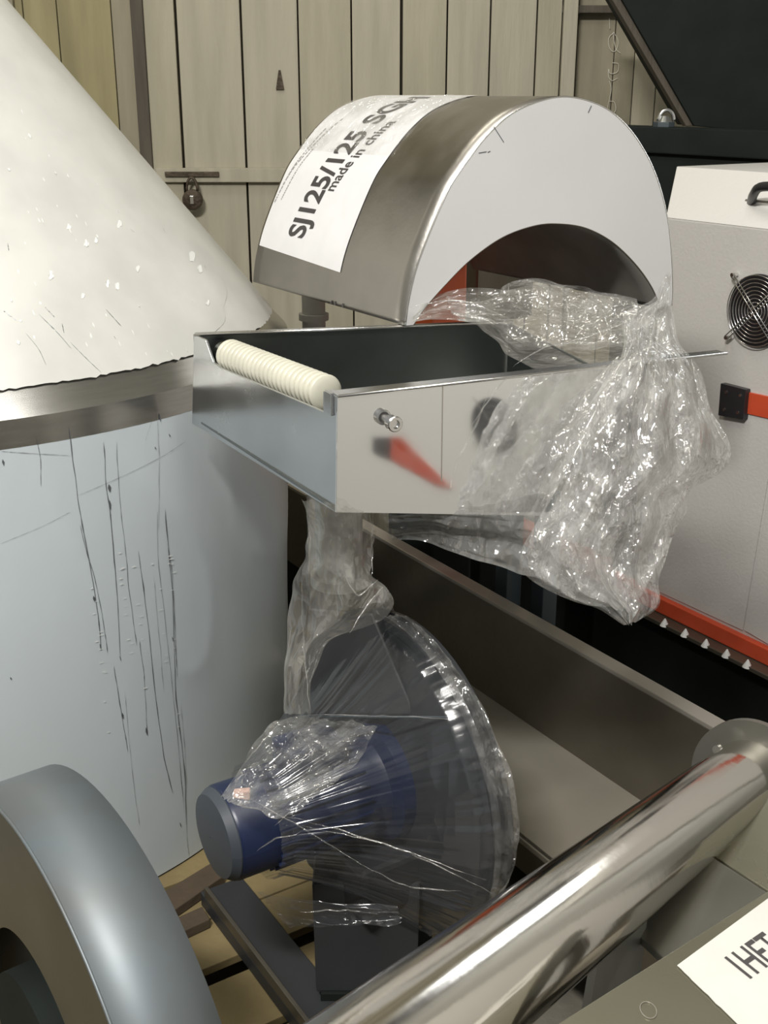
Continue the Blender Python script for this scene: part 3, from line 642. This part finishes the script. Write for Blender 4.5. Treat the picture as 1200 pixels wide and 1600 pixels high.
# ================================================================= PALLET, RAILS
ZP = .13
PO = PZ(300, 1448, ZP)
pal = empty('wooden_pallet', (PO.x, PO.y, 0), 'pale yellowish wooden pallet under the silo and blower', 'pallet')
def pk(x, y): return (PZ(x, y, ZP)-PO).dot(-A1)
kk = [(-1.30, -1.16), (-1.13, -.99), (-.96, -.82), (-.79, -.65), (-.62, -.48), (-.45, -.31), (-.28, -.14), (-.12, -.005), (pk(300, 1448)+.0, pk(340, 1505)), (pk(350, 1530), pk(420, 1597)), (pk(420, 1612), pk(420, 1612)+.12), (pk(420, 1612)+.14, pk(420, 1612)+.26)]
for a, b in kk:
    MB().box(PO-A1*(a+b)/2-Z*.009-B1*.33, B1, A1, Z, .72, (b-a)/2, .009).build('deck_board', M['pale'], pal, bevel=.002)
for o_ in (-.95, -.33, .30):
    MB().box(PO-A1*(-.46)+B1*o_+Z*(.056-ZP), B1, A1, Z, .045, .86, .055).build('bearer', M['pallet_dark'], pal, bevel=.002)
for q in ([(238, 1404), (338, 1343), (350, 1368), (258, 1432)], [(262, 1440), (316, 1416), (328, 1436), (272, 1462)]):
    MB().prism([PZ(x, y, ZP+.022) for x, y in q], (0, 0, -.021)).build('batten', M['pallet_dark'], pal, bevel=.002)
# frame rails under motor
ra = empty('frame_rail', PZ(400, 1500, ZP), 'dark steel channel rail on the pallet in front of the blower stand', 'rail')
r0 = PZ(333, 1422, ZP+.03)
mid = r0-A1*.30
MB().box(Vector((mid.x, mid.y, ZP+.017))+B1*.045, A1, B1, Z, .36, .045, .016).build('channel', M['blower'], ra, bevel=.002)
MB().box(Vector((mid.x, mid.y, ZP+.045))+B1*.004, A1, B1, Z, .34, .004, .012).build('channel_lip', M['bed'], ra, bevel=.001)
# second dark block to the right
db = empty('dark_skid', PZ(760, 1420, .14), 'dark steel skid beam on the floor right of the blower', 'skid')
p = PZ(740, 1440, .12)
MB().box((p.x+.05, p.y+.1, .16), A1, B1, Z, .3, .045, .028).build('skid_beam', M['black'], db, bevel=.004)
MB().box((p.x+.05, p.y+.1, .194), A1, B1, Z, .3, .05, .005).build('skid_cap', M['bed'], db, bevel=.002)
gp = PZ(815, 1400, .135)
# ================================================================= BELT GUARD bottom left
GA = Vector((.8, .6, 0)); GE = Vector((.6, -.8, 0)); GR = .34
GT = PT(160, 1243, 1.35); GC = GT-Z*GR; GW = .105
gd = empty('belt_guard', (GC.x, GC.y, 0), 'rounded grey-blue steel belt guard at the bottom left corner', 'guard')
gpro = [(math.cos(a)*GR, math.sin(a)*GR) for a in [PI*k/48 for k in range(49)]]
gpro = [(GR, -GC.z+.1305)]+gpro+[(-GR, -GC.z+.1305)]
MB().grid([[GC+GE*x+Z*z-GA*o_ for x, z in gpro] for o_ in (0, GW*.5, GW)]).build('curved_cover', M['grey_guard'], gd, smooth=True, solid=.003)
gi = [(x*.93, z*.93 if z > 0 else z) for x, z in gpro]
hole = [(math.cos(PI*k/50-PI/100)*.0, 0) for k in range(1)]
# side plate with an opening
def gring(r, k): a = 2*PI*k/64; return GC-GA*GW+GE*math.cos(a)*r+Z*math.sin(a)*r
MB().grid([[gring(r, k) for k in range(65)] for r in (.17, GR-.001)]).build('side_plate', M['guard_side'], gd, solid=.003)
MB().box(GC-GA*GW-Z*(.17+(GC.z-.17-.131)/2), GE, GA, Z, GR-.002, .0015, (GC.z-.17-.131)/2).build('lower_side', M['guard_side'], gd)
MB().grid([[GC-GA*.01+GE*math.cos(2*PI*k/64)*r+Z*math.sin(2*PI*k/64)*r for k in range(65)] for r in (.001, GR-.004)]).build('far_plate', M['guard_side'], gd)
MB().tube([GC-GA*GW+GE*x+Z*z for x, z in gpro[1:-1]], .0022, 6).build('near_edge', M['grey_guard'], gd, smooth='all')
MB().tube([GC-GA*.12, GC-GA*.03], .12, 40).build('pulley', M['black'], gd, smooth=True)
# ================================================================= POLISHED TUBE bottom right
T0 = PT(640, 1622, .86); T1 = PT(1168, 1212, 1.60)
td = (T1-T0).normalized(); TR = .0505
tb_ = empty('steel_tube', (T0+T1)/2, 'long polished steel tube crossing the bottom right with a flanged far end', 'tube')
pa = T0-td*.25
MB().tube([pa.lerp(T1, k/40) for k in range(41)], TR, 56).build('tube_body', M['chrome'], tb_, smooth=True)
fl_ = MB().tube([T1-td*.004, T1+td*.012], .078, 56).build('end_flange', M['plate2'], tb_, smooth=True, bevel=0)
MB().tube([T1+td*.012, T1+td*.06], .035, 32).build('journal', M['bed'], tb_, smooth=True)
fb = T1+(Vector((-.7, 0, .7)).normalized()*.062)
MB().tube([fb-td*.012, fb-td*.002], .006, 10).build('flange_bolt', M['steel_rim'], fl_, smooth=True)
# saddle and post that carry the tube
tpm = T1+td*.045
MB().box((tpm.x, tpm.y, (tpm.z-.03)/2), Vector((1, 0, 0)), Vector((0, 1, 0)), Z, .03, .03, (tpm.z-.03)/2).build('bearing_post', M['black'], tb_, bevel=.003)
# ================================================================= TABLE bottom right
ZT2 = .955
tabl = empty('steel_table', PZ(1150, 1560, 0.0) if False else Vector((.42, .80, 0)), 'olive-grey steel table top with a taped paper, bottom right corner', 'table')
e0, e1 = PZ(868, 1602, ZT2), PZ(1200, 1392, ZT2); te = (e1-e0).normalized(); tn_ = Vector((te.y, -te.x, 0))
if tn_.y > 0: tn_ = -tn_
c0 = e0-te*.22; c1 = e1+te*.10
MB().prism([c0, c1, c1+tn_*.26, c0+tn_*.26], (0, 0, -.008)).build('table_top', M['plate'], tabl, bevel=.001)
MB().prism([c0+Z*-.008, c1+Z*-.008, c1+Z*-.04, c0+Z*-.04], tn_*.004).build('apron', M['plate2'], tabl)
for s, t in ((.05, .23), (.60, .03), (.60, .23)):
    q = c0+te*s+tn_*t; MB().box((q.x, q.y, (ZT2-.008)/2), te, tn_, Z, .015, .015, (ZT2-.008)/2-.0005).build('leg', M['plate2'], tabl, bevel=.002)
cr = MB(); cc = PZ(1013, 1578, ZT2+.001); cr.tube([cc+Vector((math.cos(a)*.0065, math.sin(a)*.009, 0)) for a in [2*PI*k/24 for k in range(25)]], .0004, 4, cap=False)
tag(cr.build('ring_mark', M['bed_edge'], tabl), 'faint ring stain')
sh = empty('paper_label', PZ(1140, 1520, ZT2), 'white paper with tall dark print on the olive-grey table', 'paper')
pc_ = [PZ(1058, 1509, ZT2+.0012), PZ(1210, 1397, ZT2+.0012), PZ(1330, 1560, ZT2+.0012), PZ(1158, 1606, ZT2+.0012)]
qa, qb, qc = pc_[0], pc_[1], PZ(1158, 1606, ZT2+.0012)
u_ = qb-qa; v_ = qc-qa
rag = [qa+v_*t+u_*.006*noise.noise(Vector((t*9, 0, 5))) for t in [k/16 for k in range(26)]]
pg = rag+[rag[-1]+u_*1.6, qa+u_*1.6]
MB().prism(pg, (0, 0, .0006)).build('sheet', M['paper2'], sh)
shs = sh.children[0]
tx0 = PZ(1172, 1529, ZT2+.0022); tx1 = PZ(1232, 1486, ZT2+.0022); ty = PZ(1131, 1496, ZT2+.0022)-tx0
text('1HET', lambda a, b: tx0+(tx1-tx0)*a+ty*b, M['ink'], shs, bold=.012)
# lower steel plates between tube and table
lpz = .80
lowp = empty('lower_steel_plate', PZ(1080, 1400, lpz), 'grey steel cover plate between polished tube and table', 'plate')
MB().prism([PZ(985, 1450, lpz), PZ(1108, 1335, lpz), PZ(1215, 1405, lpz), PZ(1240, 1460, lpz), PZ(1062, 1520, lpz)], (0, 0, -.01)).build('cover_plate', M['plate2'], lowp, bevel=.002)
MB().prism([PZ(1108, 1332, lpz-.012), PZ(1215, 1402, lpz-.012), PZ(1330, 1300, lpz-.012), PZ(1215, 1230, lpz-.012)], (0, 0, -.006)).build('rear_plate', M['plate'], lowp, bevel=.002)
q = PZ(1120, 1420, lpz-.02); MB().box((q.x+.03, q.y, (lpz-.018)/2), te, tn_, Z, .04, .03, (lpz-.018)/2).build('plate_post', M['plate2'], lowp, bevel=.002)
lw2 = empty('side_steel_plate', PZ(930, 1520, .7), 'pale steel upright plate under the polished tube', 'plate')
q0, q1 = PZ(908, 1600, .62), PZ(985, 1490, .62)
hh = [PT(900, 1625, 1.10), PT(985, 1560, 1.24), PT(1000, 1430, 1.24), PT(925, 1480, 1.10)]
MB().prism(hh, Vector((.012, .012, 0))).build('upright_plate', M['galv'], lw2, bevel=.001)
hb_ = (hh[0]+hh[1])/2; MB().box((hb_.x+.02, hb_.y+.02, hb_.z/2-.05), te, tn_, Z, .02, .015, hb_.z/2-.05).build('plate_post', M['plate2'], lw2, bevel=.002)
# ================================================================= second cabinet, beyond the right edge: what the mirror front of the trough shows
XC = 1.50
mc = empty('mirrored_cabinet', (XC+.2, .6, 0), 'white cabinet beyond the right edge that the trough front mirrors', 'cabinet')
MB().box((XC+.25, .45, .85), Vector((1, 0, 0)), Vector((0, 1, 0)), Z, .25, 1.15, .85).build('cabinet_body', M['cab_lit'], mc, bevel=.005)  # paler paint here brightens what the trough front mirrors
def MR_(x, y):
    P = PF(x, y); d = (P-O).normalized(); r = d-nf*2*d.dot(nf); t = (XC-P.x)/r.x; return P+r*t
rc = MR_(773, 664)
f2 = MB().tube([Vector((XC-.004, rc.y, rc.z)), Vector((XC+.004, rc.y, rc.z))], .085, 40).build('fan_opening', M['black_pl'], mc)
MB().tube([Vector((XC-.010, rc.y-.075, rc.z+.075)), Vector((XC-.010, rc.y+.075, rc.z-.075))], .002, 6).build('guard_bar', M['guard_wire'], f2)
MB().tube([Vector((XC-.010, rc.y-.075, rc.z-.075)), Vector((XC-.010, rc.y+.075, rc.z+.075))], .002, 6).build('guard_bar', M['guard_wire'], f2)
for i, r in enumerate((.02, .04, .06, .08)):
    MB().tube([Vector((XC-.008, rc.y+math.cos(a)*r, rc.z+math.sin(a)*r)) for a in [2*PI*k/32 for k in range(33)]], .0012, 6, cap=False).build('guard_ring', M['guard_wire'], f2)
st_ = [MR_(612, 683), MR_(626, 683), MR_(706, 762), MR_(684, 758), MR_(612, 718)]
MB().prism([Vector((XC-.006, p.y, p.z)) for p in st_], (.006, 0, 0)).build('red_stripe', M['red'], mc)
st_ = [MR_(584, 682), MR_(612, 683), MR_(612, 718), MR_(584, 706)]
MB().prism([Vector((XC-.006, p.y, p.z)) for p in st_], (.006, 0, 0)).build('black_hinge', M['black_pl'], mc)
# ================================================================= FILM
def rows_from(left, right, nv, nu):
    L = spline(left, nv); R = spline(right, nv)
    return [[l+(r-l)*j/nu for j in range(nu+1)] for l, r in zip(L, R)]
def film_sheet(left, right, nv, nu, amp, fn=None, fold=(0, 0), seed=0, freq=9, ragged=0):
    g = []
    for i, row in enumerate(rows_from(left, right, nv, nu)):
        out = []
        for j, (x, y, t) in enumerate(row):
            u = j/nu; v = i/nv
            if ragged:
                x += ragged*noise.noise(Vector((u*8, v*10, seed)))*2; y += ragged*noise.noise(Vector((u*10, v*5, seed+5)))*2
            p = PT(x, y, t); q = Vector((p.x*freq, p.y*freq, p.z*freq*.6+seed))
            r = 1-2*abs(noise.noise(q)); r2 = 1-2*abs(noise.noise(q*2.3+Vector((3, 1, seed)))); r3 = 1-2*abs(noise.noise(q*5.1))
            dsp = amp*(r*.6+r2*.45+r3*.28)
            if fn: dsp += fn(u, v)
            if fold[0]: dsp += fold[0]*math.sin(u*fold[1]+2.5*noise.noise(Vector((u*2, v*1.5, seed))))
            side = amp*.9*noise.noise(q*1.7+Vector((9, 9, 9)))
            out.append(p-ray(x, y)*dsp+Vector((side, 0, side*.5)))
        g.append(out)
    return g
bag = empty('plastic_film_bag', PT(960, 975, 1.72), 'crumpled clear plastic film hanging from the right end of the trough', 'plastic film')
bL = [(1040, 428, 1.86), (1022, 470, 1.86), (978, 492, 1.82), (970, 530, 1.74), (962, 565, 1.70), (935, 610, 1.68), (905, 655, 1.67), (885, 705, 1.66), (868, 745, 1.66), (850, 790, 1.67), (838, 830, 1.68), (815, 885, 1.70), (860, 925, 1.72), (925, 945, 1.74), (972, 978, 1.75)]
bR = [(1046, 430, 1.86), (1048, 468, 1.86), (1056, 500, 1.85), (1062, 535, 1.84), (1080, 560, 1.84), (1105, 610, 1.84), (1118, 650, 1.84), (1138, 705, 1.84), (1128, 735, 1.84), (1078, 770, 1.83), (1070, 805, 1.82), (1050, 850, 1.82), (1032, 905, 1.80), (1022, 950, 1.79), (990, 974, 1.78)]
MB().grid(film_sheet(bL, bR, 190, 110, .012, lambda u, v: .09*math.sin(PI*u)*min(1, v*3), (.012, 26), 1, 11, 3)).build('outer_fold', M['film_bag'], bag, smooth='all')
bL2 = [(1030, 470, 1.88), (985, 500, 1.86), (978, 560, 1.78), (930, 640, 1.75), (895, 720, 1.74), (862, 800, 1.74), (835, 870, 1.75), (870, 915, 1.76), (960, 950, 1.78)]
bR2 = [(1046, 470, 1.88), (1056, 520, 1.88), (1070, 570, 1.88), (1098, 650, 1.88), (1090, 720, 1.87), (1066, 790, 1.87), (1040, 860, 1.86), (1010, 920, 1.84), (985, 955, 1.82)]
MB().grid(film_sheet(bL2, bR2, 130, 80, .014, lambda u, v: .05*math.sin(PI*u), (.014, 34), 5, 13, 4)).build('inner_fold', M['film_bag'], bag, smooth='all')
fL = [(965, 562, 1.71), (925, 595, 1.70), (895, 650, 1.68), (868, 690, 1.69), (850, 745, 1.68), (825, 803, 1.69)]
fR = [(985, 565, 1.70), (975, 610, 1.66), (950, 670, 1.65), (925, 730, 1.65), (900, 780, 1.66), (870, 812, 1.67)]
MB().grid(film_sheet(fL, fR, 70, 40, .007, None, (.005, 16), 8, 14, 5)).build('side_fold', M['film_thin'], bag, smooth='all')
# ridge glints: highlights on the film's folds put in as thin pale strands
def strands(parent, lst, m='film_thin', r=.0011):
    for pts in lst:
        P = [PT(*p) for p in pts]; S = spline([tuple(p) for p in P], 18)
        MB().tube([Vector(s)+Vector((noise.noise(Vector(s)*60)*.003, 0, noise.noise(Vector(s)*70)*.003)) for s in S], [r*(.2+math.sin(PI*k/18)*.9) for k in range(19)], 6).build('glint_strand', M[m], parent, smooth='all')
strands(bag, [[(1042, 430, 1.84), (1036, 455, 1.84), (1030, 480, 1.83), (1010, 560, 1.70), (985, 640, 1.62)], [(1040, 452, 1.83), (1030, 478, 1.82), (1025, 560, 1.71), (1015, 660, 1.66)], [(1015, 500, 1.78), (975, 560, 1.66), (930, 640, 1.62), (885, 740, 1.61)], [(965, 700, 1.58), (940, 770, 1.59), (900, 830, 1.60), (850, 880, 1.63)], [(1080, 560, 1.80), (1095, 620, 1.79), (1140, 705, 1.80)]], r=.0016)
# film under the trough
und = empty('plastic_film_skirt', PT(760, 880, 1.80), 'grey translucent plastic film sagging under the trough front', 'plastic film')
uL = [(600, 806, 1.80), (603, 822, 1.80), (612, 842, 1.79), (618, 846, 1.79)]
def skirt():
    top = [(600, 800, 1.72), (650, 800, 1.72), (720, 800, 1.73), (800, 800, 1.74), (850, 800, 1.75), (900, 800, 1.76), (960, 840, 1.77)]
    bot = [(612, 845, 1.76), (655, 845, 1.76), (720, 868, 1.76), (790, 888, 1.77), (840, 905, 1.77), (890, 935, 1.77), (960, 950, 1.78)]
    return film_sheet(top, bot, 130, 40, .008, None, (.006, 7), 12, 12, 3)
MB().grid(skirt()).build('film_sheet', M['film_grey'], und, smooth='all')
# film across the arch and over trough end
arch = empty('plastic_film_swathe', PT(840, 520, 2.0), 'crumpled plastic film swathe lying over the trough beneath the hood arch', 'plastic film')
at = [(640, 498, 2.03), (665, 472, 2.06), (700, 455, 2.08), (745, 448, 2.10), (790, 452, 2.10), (840, 445, 2.12), (890, 450, 2.12), (950, 462, 2.10), (1010, 478, 2.06), (1045, 485, 1.98)]
ab = [(645, 503, 1.99), (680, 500, 1.98), (722, 502, 1.96), (760, 520, 1.92), (792, 552, 1.86), (830, 578, 1.80), (880, 582, 1.77), (930, 578, 1.76), (975, 572, 1.75), (1010, 560, 1.76)]
MB().grid(film_sheet(at, ab, 150, 60, .008, lambda u, v: -.03*math.sin(PI*u), (.006, 15), 20, 12, 2)).build('film_sheet', M['film_soft'], arch, smooth='all')
at2 = [(700, 462, 2.04), (760, 470, 2.02), (800, 440, 2.06), (860, 440, 2.06), (920, 450, 2.04), (990, 470, 2.02)]
ab2 = [(720, 500, 1.98), (790, 520, 1.94), (820, 540, 1.92), (880, 540, 1.90), (930, 545, 1.88), (990, 540, 1.86)]
MB().grid(film_sheet(at2, ab2, 90, 40, .012, None, (.010, 12), 26, 13, 4)).build('film_fold', M['film_thin'], arch, smooth='all')
strands(arch, [[(795, 440, 2.04), (798, 470, 2.0), (830, 490, 1.96)], [(880, 455, 2.02), (888, 490, 1.98), (884, 520, 1.92)], [(905, 460, 2.02), (915, 480, 1.98), (905, 500, 1.95)], [(860, 545, 1.86), (920, 525, 1.86), (990, 500, 1.88)], [(640, 480, 2.0), (720, 470, 1.99), (800, 500, 1.95)], [(800, 575, 1.79), (860, 540, 1.84), (960, 535, 1.84)]], r=.0012)
# film sleeve on the duct
slv = empty('duct_film_sleeve', PT(530, 960, 1.76), 'loose clear film sleeve around the vertical duct, bunched at the bottom', 'plastic film')
sl = [(474, 778, 1.66), (480, 820, 1.70), (478, 860, 1.74), (462, 900, 1.76), (452, 940, 1.78), (448, 1000, 1.80), (446, 1060, 1.80), (444, 1115, 1.80)]
sr = [(581, 800, 1.68), (583, 830, 1.72), (583, 870, 1.74), (586, 900, 1.74), (606, 925, 1.74), (602, 965, 1.77), (520, 1000, 1.82), (488, 1060, 1.82), (486, 1115, 1.82)]
MB().grid(film_sheet(sl, sr, 110, 60, .006, lambda u, v: .06*math.sin(PI*u)+.0, (.004, 14), 31, 12, 3)).build('film_sleeve', M['film_soft'], slv, smooth='all')
strands(slv, [[(470, 905, 1.70), (474, 1000, 1.74), (484, 1110, 1.74)], [(583, 800, 1.66), (582, 860, 1.70), (580, 900, 1.70)], [(602, 915, 1.69), (570, 950, 1.68), (545, 990, 1.68)], [(540, 900, 1.66), (560, 930, 1.67), (590, 905, 1.69)], [(483, 800, 1.60), (484, 860, 1.66), (482, 900, 1.68)]], r=.001)
# shrink wrap over the blower: a stretched skin from motor to casing rim
wrap = empty('blower_shrink_wrap', BC-Z*.3, 'glossy clear shrink wrap stretched from motor to fan casing', 'plastic film')
def wraprow():
    g = []; nt_ = 50; na = 420
    for i in range(nt_+1):
        s = i/nt_; row = []
        for k in range(na+1):
            a = 2*PI*k/na
            if s < .12: r = (MR+.014)+.01*s; o_ = .27-.2*s
            else:
                q = (s-.12)/.88
                r = (MR+.016)*(1-q)+(BRD+.010)*q; r += -.018*math.sin(PI*q); o_ = .245*(1-q)+.012*q
            if s > .96: o_ = .012-.02*(s-.96)/.04
            # film hangs tight: pleats run along the stretch
            pl_ = .003*noise.noise(Vector((math.cos(a)*6, math.sin(a)*6, s*1.2)))+.0022*(1-2*abs(noise.noise(Vector((math.cos(a)*26, math.sin(a)*26, s*1.3)))))*(1-.4*s)
            p = BC+MD*(o_+pl_)+disc(r+pl_*.8, a)
            row.append(p)
        g.append(row)
    return g
MB().grid(wraprow()).build('stretched_skin', M['film_wrap'], wrap, smooth='all')
# loose fringe of film round the casing rim
g = []
for i in range(13):
    s = i/12; row = []
    for k in range(161):
        a = -1.25+2.9*k/160; bulge = .001+.045*max(0, math.cos((a-.42)*2.3))
        r = BRD+.006+bulge*math.sin(PI*s*.9)*(1+.5*noise.noise(Vector((a*4, 0, 2)))); o_ = .004-.030*s
        n_ = .008*(1-2*abs(noise.noise(Vector((a*7, s*2, 4)))))
        row.append(BC+MD*(o_+n_*.5)+disc(r+n_, a))
    g.append(row)
MB().grid(g).build('rim_fringe', M['film_thin'], wrap, smooth='all')
strands(wrap, [[(370, 1238, 1.72), (440, 1275, 1.62), (500, 1310, 1.60), (565, 1352, 1.60)], [(440, 1275, 1.61), (560, 1305, 1.60), (760, 1375, 1.56)], [(470, 1290, 1.61), (620, 1325, 1.58), (770, 1395, 1.56)], [(480, 1117, 1.86), (600, 1118, 1.80), (715, 1125, 1.74)], [(400, 1330, 1.60), (430, 1312, 1.58), (470, 1300, 1.58)], [(470, 1425, 1.62), (530, 1422, 1.60), (590, 1428, 1.60)], [(345, 1245, 1.74), (400, 1170, 1.80), (440, 1130, 1.82)], [(430, 1290, 1.60), (500, 1230, 1.62), (560, 1200, 1.66)], [(565, 1352, 1.59), (640, 1385, 1.58), (720, 1392, 1.57)]], r=.0010)
# bunch of film at the motor shoulder
sh1 = [(345, 1245, 1.74), (375, 1205, 1.76), (395, 1165, 1.80), (425, 1130, 1.82), (470, 1118, 1.86)]
sh2 = [(390, 1262, 1.66), (440, 1280, 1.63), (500, 1240, 1.64), (560, 1190, 1.68), (590, 1135, 1.76)]
MB().grid(film_sheet(sh1, sh2, 90, 70, .010, None, (.004, 9), 44, 12, 3)).build('bunched_film', M['film_thin'], wrap, smooth='all')
lo1 = [(400, 1395, 1.66), (440, 1402, 1.62), (520, 1410, 1.60), (620, 1415, 1.60)]
lo2 = [(455, 1450, 1.66), (500, 1448, 1.64), (560, 1448, 1.62), (628, 1440, 1.62)]
MB().grid(film_sheet(lo1, lo2, 60, 24, .006, None, (.006, 8), 51, 12, 3)).build('lower_film', M['film_wrap'], wrap, smooth='all')
# thin film over the paper's top
tf = empty('clear_tape_film', HS(.40, w0+.1), 'thin clear film bunched along the top of the printed paper on the hood', 'plastic film')
g = []
for i in range(31):
    row = []
    for j in range(41):
        s = .30+.20*i/30; wv = w0-.02+(w1-w0+.02)*j/40; n_ = .004+.005*abs(noise.noise(Vector((s*60, wv*25, 1))))
        row.append(HS(s, wv, n_))
    g.append(row)
MB().grid(g).build('film_sheet', M['film_thin'], tf, smooth='all')
